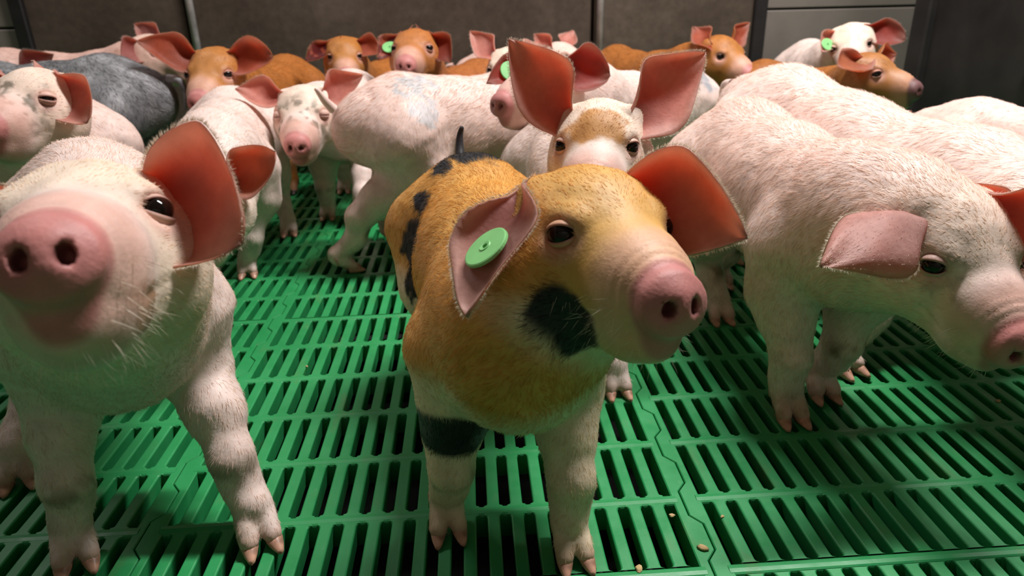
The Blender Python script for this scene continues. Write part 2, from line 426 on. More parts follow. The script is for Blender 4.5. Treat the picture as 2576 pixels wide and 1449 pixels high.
EDG = [(0, 1), (0, 2), (0, 4), (1, 3), (1, 5), (2, 3), (2, 6), (3, 7), (4, 5), (4, 6), (5, 7), (6, 7)]
def surface_nets(D, org, h):
    nx, ny, nz = D.shape
    ins = D < 0
    cnt = np.zeros((nx-1, ny-1, nz-1), np.int8)
    cs = []
    for k in range(8):
        dx, dy, dz = k & 1, (k >> 1) & 1, (k >> 2) & 1
        sl = (slice(dx, nx-1+dx), slice(dy, ny-1+dy), slice(dz, nz-1+dz)); cs.append(sl); cnt += ins[sl]
    act = (cnt > 0) & (cnt < 8)
    idx = np.argwhere(act)
    vals = np.stack([D[cs[k]][act] for k in range(8)], 1).astype(float)
    acc = np.zeros((len(idx), 3)); num = np.zeros(len(idx))
    for a, b in EDG:
        va, vb = vals[:, a], vals[:, b]; m = (va < 0) != (vb < 0)
        t = np.where(m, va/np.where(m, va-vb, 1), 0)
        pa = np.array([a & 1, (a >> 1) & 1, (a >> 2) & 1], float); pb = np.array([b & 1, (b >> 1) & 1, (b >> 2) & 1], float)
        acc += m[:, None]*(pa+(pb-pa)*t[:, None]); num += m
    verts = org+(idx+acc/num[:, None])*h
    vid = -np.ones(act.shape, np.int32); vid[act] = np.arange(len(idx))
    quads = []
    for ax in range(3):
        sl0 = [slice(None)]*3; sl1 = [slice(None)]*3; sl0[ax] = slice(0, -1); sl1[ax] = slice(1, None)
        A = ins[tuple(sl0)]; B = ins[tuple(sl1)]
        e = np.argwhere(A != B); u, w = (ax+1) % 3, (ax+2) % 3
        e = e[(e[:, u] > 0) & (e[:, w] > 0) & (e[:, u] < D.shape[u]-1) & (e[:, w] < D.shape[w]-1)]
        if not len(e): continue
        def at(du, dw):
            q = e.copy(); q[:, u] += du; q[:, w] += dw; return vid[q[:, 0], q[:, 1], q[:, 2]]
        q = np.stack([at(-1, -1), at(0, -1), at(0, 0), at(-1, 0)], 1)
        fl = ~A[e[:, 0], e[:, 1], e[:, 2]]
        q[fl] = q[fl][:, ::-1]; quads.append(q)
    return verts, np.concatenate(quads)
def smooth_mesh(v, q, it=3):
    e = np.concatenate([q[:, [0, 1]], q[:, [1, 2]], q[:, [2, 3]], q[:, [3, 0]]]); n = len(v)
    deg = np.bincount(e[:, 0], minlength=n)+np.bincount(e[:, 1], minlength=n)
    for i in range(it):
        for lam in (.55, -.57):
            s = np.stack([np.bincount(e[:, 0], v[e[:, 1], k], n)+np.bincount(e[:, 1], v[e[:, 0], k], n) for k in range(3)], 1)
            v = v+lam*(s/np.maximum(deg, 1)[:, None]-v)
    return v
def vert_normals(v, q):
    fn = np.cross(v[q[:, 2]]-v[q[:, 0]], v[q[:, 3]]-v[q[:, 1]])
    n = np.stack([sum(np.bincount(q[:, j], fn[:, k], len(v)) for j in range(4)) for k in range(3)], 1)
    return nrm(n), np.linalg.norm(fn, axis=1)/2

# ---- shared claw meshes
def claw_mesh():
    m = MB(); ks = [(-.009, .0055, .011), (-.003, .0068, .0135), (.005, .0064, .0115), (.012, .0048, .0078), (.018, .0026, .004), (.0205, .0006, .0012)]
    n = 10; vs = []
    for x, w, h in ks:
        for t in np.arange(n)*2*math.pi/n:
            vs.append((x-(math.sin(t)*.5+.5)*h*.25, w*math.cos(t), max(0., h*.5+h*.62*math.sin(t)) if x < .02 else .0015))
    fs = [(j*n+i, j*n+(i+1) % n, (j+1)*n+(i+1) % n, (j+1)*n+i) for j in range(len(ks)-1) for i in range(n)]
    fs += [tuple(range(n)), tuple(range(len(ks)*n-1, (len(ks)-1)*n-1, -1))]
    m.add(vs, [f[::-1] for f in fs]); return m
CLAW_ME = claw_mesh().mesh('claw', True); CLAW_ME.materials.append(MAT_CLAW)
CLAW_ME_D = claw_mesh().mesh('claw', True); CLAW_ME_D.materials.append(MAT_CLAW_DARK)
def tag_mesh():
    m = MB(); m.lathe([(.0022, -.0016), (.0022, .0016), (.0040, .0019), (.0046, .0013), (.0160, .0013), (.0170, .0008), (.0172, -.0010), (.0160, -.0020), (.0022, -.0020), (.0022, -.0016)], 40); return m
TAG_ME = tag_mesh().mesh('ear_tag', False); TAG_ME.materials.append(MAT_TAG)
_e = MB(); _pr = [(math.sin(t)*1., -math.cos(t)*1.) for t in np.linspace(.001, math.pi-.001, 16)]; _e.lathe(_pr, 24)
EYE_ME = _e.mesh('eye', True); EYE_ME.materials.append(MAT_EYE)

SKIN = V3(.72, .43, .36); CREAM = V3(.80, .65, .50); WHITE = V3(.77, .675, .635); SNOUT = V3(.50, .195, .18)
BLACK = V3(.014, .013, .016); ORANGE = V3(.40, .135, .024); GOLD = V3(.61, .315, .072); RUST = V3(.36, .115, .025); GREY = V3(.20, .20, .215)
def mx(a, b, t): return a+(b-a)*np.clip(t, 0, 1)[:, None]

def piglet(label, rump, chest, nose, head, ears, s=1., hs=None, roll=0., nose_near=True, feet=None, coat=None, vox=.0065,
           hair=6000, hlen=.012, tail=None, tags=(), eyes=(1, 1), dz=0., seed=1, group='piglets in the pen', claw_dark=(), hair_tint=None, hz=None, crouch=1., hwid=.00026, fat=.87, lf=.88, cdz=0., whiskers=0):
    hs = hs or s*.83
    rump = np.asarray(rump, float); chest = np.asarray(chest, float)
    hd = nrm(np.append(chest-rump, 0.)); mid = (rump+chest)/2
    yaw = math.atan2(hd[1], hd[0])
    Rz = np.array([[math.cos(yaw), -math.sin(yaw), 0], [math.sin(yaw), math.cos(yaw), 0], [0, 0, 1]])
    base = V3(mid[0], mid[1], 0)
    loc = lambda p: (np.asarray(p, float)-base)@Rz            # world -> local
    locd = lambda d: np.asarray(d, float)@Rz
    half = np.linalg.norm(chest-rump)/2                       # rump centre .. chest centre
    # ---- head frame
    Nw = PX(*nose); L = .1417*hs
    if hz is None:                                            # depth of the head centre from the head length
        r0 = ray(*head); t0 = (r0@(Nw-CC))/(r0@r0); dmin2 = ((Nw-CC-r0*t0)**2).sum()
        off = math.sqrt(max(L*L-dmin2, 1e-5)/(r0@r0)); Hw = CC+r0*(t0+(off if nose_near else -off))
    else: Hw = PX(*head, hz)
    Hl = loc(Hw); Nl = loc(Nw); d = nrm(Nl-Hl)
    up0 = V3(0, 0, 1)
    y_ = nrm(np.cross(up0, d)); z_ = np.cross(d, y_)
    ang = math.radians(13.05); xh = d*math.cos(ang)+z_*math.sin(ang); zh = np.cross(xh, y_)
    rl = math.radians(roll); yh = y_*math.cos(rl)+zh*math.sin(rl); zh = np.cross(xh, yh)
    M = np.stack([xh, yh, zh])
    hp = lambda x, y, z: Hl+hs*(x*xh+y*yh+z*zh)
    P = []
    def cone(g, k, a, b, r1, r2, ax=None, fac=1.): P.append(dict(t='c', g=g, k=k, a=(np.asarray(a, float), np.asarray(b, float), r1, r2, ax, fac), sub=False))
    def ell(g, k, c, r, Mx, sub=False): P.append(dict(t='e', g=g, k=k, a=(np.asarray(c, float), Mx, np.asarray(r, float)), sub=sub))
    Y = V3(0, 1, 0); kz = crouch
    T = lambda x, y, z: V3(x/.17*half if abs(x) <= .17 else math.copysign(half+(abs(x)-.17)*s, x), y*s, (z+.014*min(z/.2, 1)+cdz*min(max((x+.17)/.34, 0), 1.1)*min(z/.2, 1))*s*kz+dz)
    wf = .93
    cone(0, .03*s, T(-.195, 0, .222), T(-.13, 0, .226), .070*s*fat, .088*s*fat, Y, wf)
    cone(0, .03*s, T(-.13, 0, .224), T(-.01, 0, .207), .088*s*fat, .094*s*fat, Y, wf)
    cone(0, .03*s, T(-.01, 0, .207), T(.11, 0, .208), .094*s*fat, .088*s*fat, Y, wf)
    cone(0, .03*s, T(.11, 0, .210), T(.17, 0, .220), .088*s*fat, .074*s*fat, Y, wf)
    nb = T(.165, 0, .232); hb = hp(-.02, 0, -.012)
    nm = (nb+hb)/2+V3(.012*s, 0, .004*s)
    cone(0, .04*s, nb, nm, .074*s*fat, .066*s*fat); cone(0, .035*s, nm, hb, .066*s*fat, .060*hs)
    cone(0, .05*s, T(.17, 0, .185), hp(-.01, 0, -.04), .055*s*fat, .042*hs)
    # ---- legs
    FD = {'fl': V3(.145, .052, 0), 'fr': V3(.145, -.052, 0), 'hl': V3(-.165, .052, 0), 'hr': V3(-.165, -.052, 0)}
    foot = {}
    for kf, v in FD.items():
        w = (feet or {}).get(kf)
        foot[kf] = loc(V3(w[0], w[1], 0)) if w is not None else T(v[0], v[1], 0)*V3(1, 1, 0)
    fdir = {}
    for kf in FD:
        sg = 1 if kf[1] == 'l' else -1; F = foot[kf]
        if kf[0] == 'f':
            sh = T(.125, .050*sg, .185); top = sh[2]; J = [(sh, .050*s), (T(.125, .052*sg, .135), .040*s*lf)]
            defx = T(.145, .052*sg, 0)*V3(1, 1, 0); dlt = F-defx
            for (x, z, r) in ((.132, .105, .0295), (.145, .070, .0225), (.139, .045, .0185)):
                b = T(x, .052*sg, z); b = b+dlt*(1-z/.185); J.append((b, r*s*lf))
            fr = (F+V3(-.009*s, 0, .033*s), .0168*s)
        else:
            sh = T(-.145, .046*sg, .205); J = [(sh, .068*s), (T(-.112, .050*sg, .150), .054*s*lf)]
            defx = T(-.165, .052*sg, 0)*V3(1, 1, 0); dlt = F-defx
            for (x, z, r) in ((-.150, .118, .036), (-.180, .092, .0245), (-.172, .058, .0185)):
                b = T(x, .053*sg, z); b = b+dlt*(1-z/.205); J.append((b, r*s*lf))
            fr = (F+V3(-.009*s, 0, .033*s), .0170*s)
        J.append(fr)
        for (a, ra), (b, rb) in zip(J[:-1], J[1:]): cone(2, .022*s if ra > .035*s else .016*s, a, b, ra, rb)
        fd = V3(1, 0, 0); fdir[kf] = fd
        for tt in (-1, 1): cone(2, .0035*s, fr[0]+V3(.001*s, tt*.0055*s, -.005*s), F+V3(.0135*s, tt*.0105*s, .0110*s), .0122*s, .0088*s)
        for tt in (-1, 1): cone(2, .005*s, fr[0]+V3(-.006*s, tt*.008*s, .004*s), F+V3(-.017*s, tt*.0115*s, .027*s), .007*s, .0045*s)
    # ---- head
    H = hs
    ell(1, .02*H, hp(-.004, 0, 0), V3(.064, .061, .060)*H, M)
    cone(1, .025*H, hp(.02, 0, -.010), hp(.083, 0, -.027), .054*H, .0400*H)
    cone(1, .015*H, hp(.083, 0, -.027), hp(.122, 0, -.033), .0395*H, .0262*H)
    cone(1, .02*H, hp(-.01, 0, -.038), hp(.083, 0, -.058), .049*H, .031*H)
    cone(1, .010*H, hp(.083, 0, -.059), hp(.106, 0, -.063), .0290*H, .0205*H)
    for sg in (-1, 1):
        ell(1, .02*H, hp(.008, .034*sg, -.028), V3(.046, .034, .040)*H, M)
        ell(1, .012*H, hp(.036, .036*sg, .019), V3(.022, .014, .012)*H, M)
        cone(1, .02*H, hp(-.014, .030*sg, .018), hp(-.016, .045*sg, .036), .024*H, .011*H)
    ta = math.radians(8); Md = np.stack([xh*math.cos(ta)+zh*math.sin(ta), yh, zh*math.cos(ta)-xh*math.sin(ta)])
    P.append(dict(t='d', g=1, k=.0045*H, a=(hp(.1315, 0, -.032), Md, .0205*H, .0020*H, .0040*H, 1.12), sub=False))
    eyeH = .0115*H
    # ---- field
    lo = np.min([prim_box(p)[0] for p in P], 0)-.03; hi = np.max([prim_box(p)[1] for p in P], 0)+.03
    lo[2] = max(lo[2], -.012)
    dims = np.ceil((hi-lo)/vox).astype(int)+1
    D = np.full(dims, .25, np.float32)
    axs = [lo[i]+np.arange(dims[i])*vox for i in range(3)]
    def blend(pr, sub=False):
        b0, b1 = prim_box(pr); mg = pr['k']+3*vox
        i0 = np.maximum(np.floor((b0-mg-lo)/vox).astype(int), 0); i1 = np.minimum(np.ceil((b1+mg-lo)/vox).astype(int)+1, dims)
        if np.any(i1 <= i0): return
        sl = tuple(slice(a, b) for a, b in zip(i0, i1))
        gx, gy, gz = np.meshgrid(*[axs[i][sl[i]] for i in range(3)], indexing='ij')
        dd = prim_d(pr, np.stack([gx.ravel(), gy.ravel(), gz.ravel()], 1)).reshape(gx.shape)
        A = D[sl]; k = pr['k']
        if sub:
            dd = -dd; hh = np.maximum(k-np.abs(A-dd), 0)/k; D[sl] = np.maximum(A, dd)+hh*hh*k*.25
        else:
            hh = np.maximum(k-np.abs(A-dd), 0)/k; D[sl] = np.minimum(A, dd)-hh*hh*k*.25
    for pr in P: blend(pr)
    # eyes: find the skin along the gaze line
    eyed = []
    for sg in (-1, 1):
        o = hp(.030, 0, .004); dr = nrm(M.T@V3(.30, .95*sg, .10))
        ts = np.linspace(.02, .09, 71)*H; best = ts[-1]
        for t in ts:
            q = o+dr*t; ii = np.round((q-lo)/vox).astype(int)
            if np.all(ii >= 0) and np.all(ii < dims) and D[tuple(ii)] > 0: best = t; break
        gz_ = nrm(M.T@V3(.62, .76*sg, .16))
        eyed.append((o+dr*(best-.0070*H), gz_, sg))
        blend(dict(t='e', g=1, k=.006*H, a=(eyed[-1][0]+gz_*.004*H, M, V3(1, 1, .85)*eyeH*.98), sub=True), True)
    for sg in (-1, 1):
        blend(dict(t='e', g=1, k=.003*H, a=(hp(.1400, .0100*sg, -.0325), M, V3(.0125, .0046, .0064)*H), sub=True), True)
    v, q = surface_nets(D, lo, vox)
    v = smooth_mesh(v, q, 3)
    v[:, 2] = np.maximum(v[:, 2], .002)
    n, fa = vert_normals(v, q)
    ph = (v-Hl)@M.T/H
    # mouth line and snout folds
    for sg in (-1, 1):
        pts = np.array([(.123, .006*sg, -.058), (.110, .024*sg, -.055), (.087, .036*sg, -.051), (.064, .045*sg, -.045), (.055, .049*sg, -.039)])
        dm = np.full(len(v), 9.)
        for a, b in zip(pts[:-1], pts[1:]): dm = np.minimum(dm, sd_cone(ph, a, b, 0, 0))
        v = v-n*(.0024*H*np.exp(-(dm/.0026)**2))[:, None]
    wr = sstep(.095, .108, ph[:, 0])*sstep(.126, .120, ph[:, 0])*sstep(-.045, -.025, ph[:, 2])
    v = v+n*(.0007*H*np.sin(ph[:, 0]*850)*wr)[:, None]
    v = v+n*((fbm(v+seed*3.7, 38., seed)-.5)*.0042*s)[:, None]*(1-sstep(.07, .1, ph[:, 0]))[:, None]
    n, fa = vert_normals(v, q)
    gd = [np.full(len(v), 9.) for _ in range(3)]
    for pr in P: gd[pr['g']] = np.minimum(gd[pr['g']], prim_d(pr, v))
    w = np.stack([np.exp(-np.clip(g_, -.02, .3)/(.010*s)) for g_ in gd], 1); w /= w.sum(1, keepdims=True)
    pl = (v-V3(0, 0, dz))/s
    ctx = dict(pl=pl, ph=ph, wt=w[:, 0], wh=w[:, 1], wl=w[:, 2], n=n, seed=seed, nh=n@M.T, v=v, half=half/s)
    col = coat(ctx)
    # nostril and lid skin
    nos = np.minimum(*[sd_ell(ph, V3(.1400, .0100*sg, -.0325), np.eye(3), V3(.0125, .0048, .0066)) for sg in (-1, 1)])
    col = mx(col, V3(.10, .018, .016), sstep(.0012, -.0004, nos)*sstep(.128, .1335, ph[:, 0])*.75)
    me = mesh_from('piglet', v, q); set_col(me, col)
    root = obj('piglet', me, MAT_COAT); root.location = base; root.rotation_euler = (0, 0, yaw)
    tag(root, label, 'piglet', group)
    # ---- eyes and lids
    for (ec, gz_, sg), op in zip(eyed, eyes):
        eo = obj('eye', EYE_ME, None, root); eo.location = ec; eo.scale = (eyeH*.93,)*3
        wv = nrm(np.cross(zh, gz_)); uv = np.cross(gz_, wv)
        tl = math.radians(-10*sg); wv, uv = wv*math.cos(tl)+uv*math.sin(tl), uv*math.cos(tl)-wv*math.sin(tl)
        up_e, lo_e = (37, -38) if op == 1 else (-8, -14) if op == 0 else (12, -22)
        for nm_, f0, f1 in (('upper_eyelid', up_e, 118), ('lower_eyelid', lo_e, -118)):
            th = np.linspace(.02, math.pi-.02, 19); vs = []; ph_ = [f0]+list(np.linspace(f0, f1, 8)); rr = [.93, 1.01, 1.045, 1.06, 1.05, 1.02, .97, .92, .86]
            for fi, r_ in zip(ph_, rr):
                f_ = math.radians(fi)
                for t in th: vs.append(ec+eyeH*r_*(math.cos(t)*wv*1.16+math.sin(t)*(math.cos(f_)*gz_+math.sin(f_)*uv)))
            nt_ = len(th); fs = [(i*nt_+j, i*nt_+j+1, (i+1)*nt_+j+1, (i+1)*nt_+j) for i in range(8) for j in range(nt_-1)]
            if f0 > f1: pass
            lm = mesh_from(nm_, vs, fs); lc = coat(dict(ctx, pl=np.array(vs)/s, ph=(np.array(vs)-Hl)@M.T/H, wt=np.zeros(len(vs)), wh=np.ones(len(vs)), wl=np.zeros(len(vs)), n=np.tile(gz_, (len(vs), 1)), nh=np.tile(M@gz_, (len(vs), 1)), v=np.array(vs)))
            lc = mx(lc, V3(.42, .20, .17), np.where(np.arange(len(vs)) < 2*nt_, .8, .22)); set_col(lm, lc); obj(nm_, lm, MAT_COAT, root)
    # ---- claws
    for kf in FD:
        F = foot[kf]
        for tt in (-1, 1):
            cl = obj('claw', CLAW_ME_D if kf in claw_dark else CLAW_ME, None, root); cl.location = F+V3(.0135*s, tt*.0105*s, .0008); cl.scale = (s*.98, s*1.18, s*1.08); cl.rotation_euler = (0, 0, tt*.12)
        for tt in (-1, 1):
            cl = obj('dewclaw', CLAW_ME_D if kf in claw_dark else CLAW_ME, None, root); cl.location = F+V3(-.0185*s, tt*.0125*s, .0275*s); cl.scale = (s*.52,)*3; cl.rotation_euler = (0, math.radians(62), tt*.7)
    # ---- tail
    tp = tail or [(-.250, 0, .262), (-.272, .003, .258), (-.281, .006, .236), (-.276, .01, .205)]
    tp = [T(*p_) for p_ in tp]; k = 18; tt = np.linspace(0, len(tp)-1.001, k); cv = []
    for t in tt:
        i = int(t); f_ = t-i; p0 = tp[max(i-1, 0)]; p1 = tp[i]; p2 = tp[i+1]; p3 = tp[min(i+2, len(tp)-1)]
        cv.append(.5*((2*p1)+(-p0+p2)*f_+(2*p0-5*p1+4*p2-p3)*f_*f_+(-p0+3*p1-3*p2+p3)*f_**3))
    cv = np.array(cv); tn = nrm(np.gradient(cv, axis=0)); vs = []
    for i in range(k):
        a_ = nrm(np.cross(tn[i], V3(.13, .97, .2))); b_ = np.cross(tn[i], a_); r_ = s*(.0062*(1-i/k)**.8+.0020) if i < k-1 else s*.0005
        vs += [cv[i]+(a_*math.cos(t)+b_*math.sin(t))*r_ for t in np.arange(10)*.2*math.pi]
    tmesh = mesh_from('tail', vs, [(i*10+j, i*10+(j+1) % 10, (i+1)*10+(j+1) % 10, (i+1)*10+j) for i in range(k-1) for j in range(10)])
    vs = np.array(vs); tl_ctx = dict(ctx, pl=(vs-V3(0, 0, dz))/s, ph=np.full((len(vs), 3), -9.), wt=np.ones(len(vs)), wh=np.zeros(len(vs)), wl=np.zeros(len(vs)), n=np.tile(V3(0, 0, 1), (len(vs), 1)), nh=np.tile(V3(0, 0, 1), (len(vs), 1)), v=vs, tail=True)
    set_col(tmesh, coat(tl_ctx)); obj('tail', tmesh, MAT_COAT, root)
    # ---- ears
    for ei, e in enumerate(ears):
        sg = e.get('sg', 1 if ei else -1)
        ro = hp(*e.get('root', (-.006, .044*sg, .038)))
        if 'tip' in e: l_ = loc(PX(*e['tip']))-ro
        else: l_ = M.T@np.asarray(e['dir'], float)
        Le = e.get('L', .096)*H; l_ = nrm(l_)
        if 'nw' in e: nn = locd(e['nw'])
        elif 'nc' in e: nn = locd(e['nc'][0]*CR+e['nc'][1]*CU-e['nc'][2]*CF)
        else: nn = M.T@np.asarray(e.get('n', (.85, .5*sg, 0.)), float)
        nn = nrm(nn-l_*(nn@l_)); wv = np.cross(nn, l_)
        Wd = e.get('W', .036)*H; bend = e.get('bend', .5); cup = e.get('cup', .75); twist = e.get('twist', 0.)
        nu, nv = 24, 17; us = np.linspace(-.16, 1, nu); vv = np.linspace(-1, 1, nv); S = np.zeros((nu, nv, 3))
        cpos = ro.copy(); prev = us[0]; cpos = cpos+l_*Le*us[0]
        tipsq = e.get('sq', 0.); lobe = e.get('lobe', 1.); curl = e.get('curl', .35)
        for i, u in enumerate(us):
            uu = max(u, 0); fb = bend*(uu**1.6); dirl = l_*math.cos(fb)+nn*math.sin(fb); ne = nn*math.cos(fb)-l_*math.sin(fb)
            if i: cpos = cpos+dirl*Le*(u-prev); prev = u
            tw = twist*uu; we = wv*math.cos(tw)+ne*math.sin(tw); ne2 = ne*math.cos(tw)-wv*math.sin(tw)
            w1 = .34+.66*math.sin(min(uu/.40, 1)*math.pi/2); w2 = (max(0., 1-max(0, (uu-.42)/.58)**1.28))**(.90-.38*tipsq) if uu > .42 else 1
            wd = Wd*w1*w2*(1+min(u, 0)*3.)+.0004; c_ = max(cup*.8+(2.2-cup*.8)*(1-sstep(-.05, .38, u)), .05)
            for j, x in enumerate(vv):
                wob = 1+.05*math.sin(7*u+3.*x+seed+ei*2)
                S[i, j] = cpos+we*(wd*math.sin(x*c_)/c_*1.05*wob)+ne2*(wd*(1-math.cos(x*c_))/c_*wob)
                S[i, j] += ne2*Le*.014*math.sin(9*u+4*x+ei+seed)
                ob = max(-sg*x, 0.)*max(0., 1-uu)**1.5                       # rounded lobe low on the outer side
                S[i, j] += (-l_*.34*ob**1.4+we*(-sg)*.10*ob)*Le*lobe
                S[i, j] += ne2*wd*curl*max(abs(x)-.55, 0)**2*3.2
        du = np.gradient(S, axis=0); dv = np.gradient(S, axis=1); NN = nrm(np.cross(dv, du)); 
        if (NN[nu//2, nv//2]@nn) < 0: NN = -NN
        th_ = .0016*H*(1-.6*np.abs(vv)[None, :]**3)*(1-.55*np.clip(us, 0, 1)[:, None]**2)
        inner = S+NN*th_[:, :, None]; outer = S-NN*th_[:, :, None]
        vs = np.concatenate([inner.reshape(-1, 3), outer.reshape(-1, 3)]); K = nu*nv; fs = []
        for i in range(nu-1):
            for j in range(nv-1):
                a_, b_, c2, d_ = i*nv+j, i*nv+j+1, (i+1)*nv+j+1, (i+1)*nv+j
                fs.append((a_, b_, c2, d_)); fs.append((K+d_, K+c2, K+b_, K+a_))
        for i in range(nu-1):
            for j, fl in ((0, 0), (nv-1, 1)):
                a_, d_ = i*nv+j, (i+1)*nv+j; fs.append((a_, d_, K+d_, K+a_) if fl == 0 else (K+a_, K+d_, d_, a_))
        for j in range(nv-1):
            a_, b_ = (nu-1)*nv+j, (nu-1)*nv+j+1; fs.append((a_, b_, K+b_, K+a_))
        em = mesh_from('ear', vs, fs)
        UU = np.repeat(np.clip(us, 0, 1), nv); VV = np.tile(vv, nu)
        ci = np.tile(np.asarray(e.get('ci', (.70, .34, .27)), float), (K, 1)); co = np.tile(np.asarray(e.get('co', (.66, .38, .32)), float), (K, 1))
        nz = fbm(vs[:K]+seed, 70., seed+5); nb = fbm(vs[:K]+seed*2, 26., seed+6)
        edge = sstep(.62, 1., np.maximum(np.abs(VV), UU)+(nb-.5)*.25)
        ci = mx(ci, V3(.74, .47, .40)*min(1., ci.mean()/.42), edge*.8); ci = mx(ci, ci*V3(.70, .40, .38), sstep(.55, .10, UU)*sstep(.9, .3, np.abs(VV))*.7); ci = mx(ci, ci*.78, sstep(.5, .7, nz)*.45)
        if 'pat' in e: co = e['pat'](UU, VV, co, nz); 
        if 'pati' in e: ci = e['pati'](UU, VV, ci, nz)
        co = mx(co, co*.85, sstep(.5, .7, nz)*.4)
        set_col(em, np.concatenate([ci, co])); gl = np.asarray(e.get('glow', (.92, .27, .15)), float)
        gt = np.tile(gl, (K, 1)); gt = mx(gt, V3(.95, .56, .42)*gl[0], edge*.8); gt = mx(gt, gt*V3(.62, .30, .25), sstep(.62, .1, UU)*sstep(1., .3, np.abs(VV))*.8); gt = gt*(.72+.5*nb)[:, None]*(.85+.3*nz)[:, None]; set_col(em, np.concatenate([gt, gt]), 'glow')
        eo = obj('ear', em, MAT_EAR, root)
        # fringe and down on the ear
        nh_ = int(e.get('hair', max(250, hair//60))); rng = np.random.default_rng(seed*7+ei)
        fi = rng.integers(0, nu-1, nh_); fj = np.where(rng.random(nh_) < .6, rng.choice([0, nv-1], nh_), rng.integers(0, nv, nh_))
        rt = S[fi, fj]+(S[fi+1, fj]-S[fi, fj])*rng.random((nh_, 1)); out_ = np.where(np.abs(fj-(nv-1)/2)[:, None] > (nv-1)/2-.5, dv[fi, fj]*np.sign(fj-(nv-1)/2)[:, None], 0)
        hdir = nrm(nrm(out_+1e-9)*.8*(np.linalg.norm(out_, axis=1, keepdims=True) > 1e-6)+nrm(du[fi, fj])*.6-NN[fi, fj]*.35+rng.normal(0, .2, (nh_, 3)))
        hair_mesh('ear_fringe', rt-NN[fi, fj]*.0012*H, hdir, NN[fi, fj], 0.0036*H*(.3+rng.random(nh_)), .00015, np.tile(np.clip(np.asarray(e.get('fr', (.80, .68, .56)), float), 0, 1), (nh_, 1)), eo, rng)
        for (te, tu, tv, side) in tags:
            if te == ei:
                iu = int(np.argmin(np.abs(us-tu))); jv = int(np.argmin(np.abs(vv-tv))); nv3 = NN[iu, jv]*side
                to = obj('ear_tag', TAG_ME, None, root); to.location = S[iu, jv]+nv3*.0062*H/.83
                to.rotation_mode = 'QUATERNION'; to.rotation_quaternion = Vector(nv3).to_track_quat('Z', 'Y'); to['label'] = 'round light green plastic ear tag button'
    # ---- coat hair
    if hair:
        rng = np.random.default_rng(seed); pr_ = fa/fa.sum()
        wgt = pr_*(1-.97*sstep(.112, .124, ph[q].mean(1)[:, 0])*(ph[q].mean(1)[:, 0] < .2)); wgt *= np.where(v[q].mean(1)[:, 2] < .02*s, .1, 1.)
        eyd = np.minimum(np.linalg.norm(v[q].mean(1)-eyed[0][0], axis=1), np.linalg.norm(v[q].mean(1)-eyed[1][0], axis=1)); wgt *= sstep(.010*H, .018*H, eyd)+.02
        fi = rng.choice(len(q), hair, p=wgt/wgt.sum())
        a_, b_ = rng.random((hair, 1)), rng.random((hair, 1)); Q = q[fi]
        bil = lambda A: (A[Q[:, 0]]*(1-a_)+A[Q[:, 1]]*a_)*(1-b_)+(A[Q[:, 3]]*(1-a_)+A[Q[:, 2]]*a_)*b_
        p_ = bil(v); nn_ = nrm(bil(n)); ww = bil(w); cc = bil(col)
        sd_ = np.sign(p_[:, 1:2])*np.minimum(np.abs(p_[:, 1:2])/(.05*s), 1)
        ft = V3(-1, 0, 0)+V3(0, 0, -.75)*np.abs(sd_); hq = (p_-Hl)@M.T/H
        fh = -xh+zh*(.25*sstep(0, .05, hq[:, 2:3]))-zh*(.5*sstep(-.0, -.05, hq[:, 2:3]))+yh*(np.sign(hq[:, 1:2])*.35)
        fl_ = V3(-.15, 0, -1)
        fl = ww[:, :1]*ft+ww[:, 1:2]*fh+ww[:, 2:]*fl_
        swirl = vnoise(p_, 26., seed+9)-.5; cr = np.cross(nn_, nrm(fl)); fl = nrm(fl)+cr*(swirl*1.1)[:, None]+rng.normal(0, .12, (hair, 3))
        fl = nrm(fl-nn_*(fl*nn_).sum(1, keepdims=True)); lift = .13+.14*rng.random((hair, 1))
        dirn = nrm(fl+nn_*lift)
        hl_ = hlen*s*(.55+.7*rng.random(hair))*(1-.45*ww[:, 1]-.35*ww[:, 2])*(1-.6*sstep(.05, .1, hq[:, 0])*(ww[:, 1] > .3))
        tint = hair_tint if hair_tint is not None else V3(1.10, 1.06, .98)
        mzk = ((ww[:, 1] > .3)*sstep(.06, .10, hq[:, 0]))[:, None]; cc = cc+(V3(.80, .64, .50)-cc)*mzk*.6
        hc = np.clip(cc*tint*(.82+.42*rng.random((hair, 1))), 0, .95)
        hair_mesh('bristles', p_-nn_*.0006, dirn, nn_, hl_, hwid, hc, root, rng)
    if whiskers:
        rng = np.random.default_rng(seed+77); ok = np.where((w[:, 1] > .6) & (ph[:, 0] > .035) & (ph[:, 0] < .118) & (ph[:, 2] < -.030) & (np.abs(ph[:, 1]) < .08))[0]
        ii = rng.choice(ok, whiskers); dd_ = nrm(n[ii]*.8-xh*.35-zh*.35+rng.normal(0, .22, (whiskers, 3)))
        hair_mesh('whiskers', v[ii], dd_, n[ii], .016*H*(.35+rng.random(whiskers)), .00011, np.tile(V3(.80, .70, .56), (whiskers, 1)), root, rng)
    return root
def hair_mesh(name, p, d, n, ln, wd, col, parent, rng):
    N = len(p); side = nrm(np.cross(d, n)+rng.normal(0, .35, (N, 3))); side = nrm(side-d*(side*d).sum(1, keepdims=True))
    ln = np.asarray(ln).reshape(-1, 1); wd = wd*(.7+.6*rng.random((N, 1)))
    md = p+d*ln*.5+n*ln*.03; tp = p+d*ln-n*ln*.10
    vs = np.stack([p-side*wd, p+side*wd, md-side*wd*.75, md+side*wd*.75, tp], 1).reshape(-1, 3)
    b = np.arange(N)[:, None]*5
    fs = np.concatenate([b+np.array([[0, 1, 3]]), b+np.array([[0, 3, 2]]), b+np.array([[2, 3, 4]])])
    me = mesh_from(name, vs, fs); set_col(me, np.repeat(col, 5, 0))
    return obj(name, me, MAT_HAIR, parent, kind='stuff')

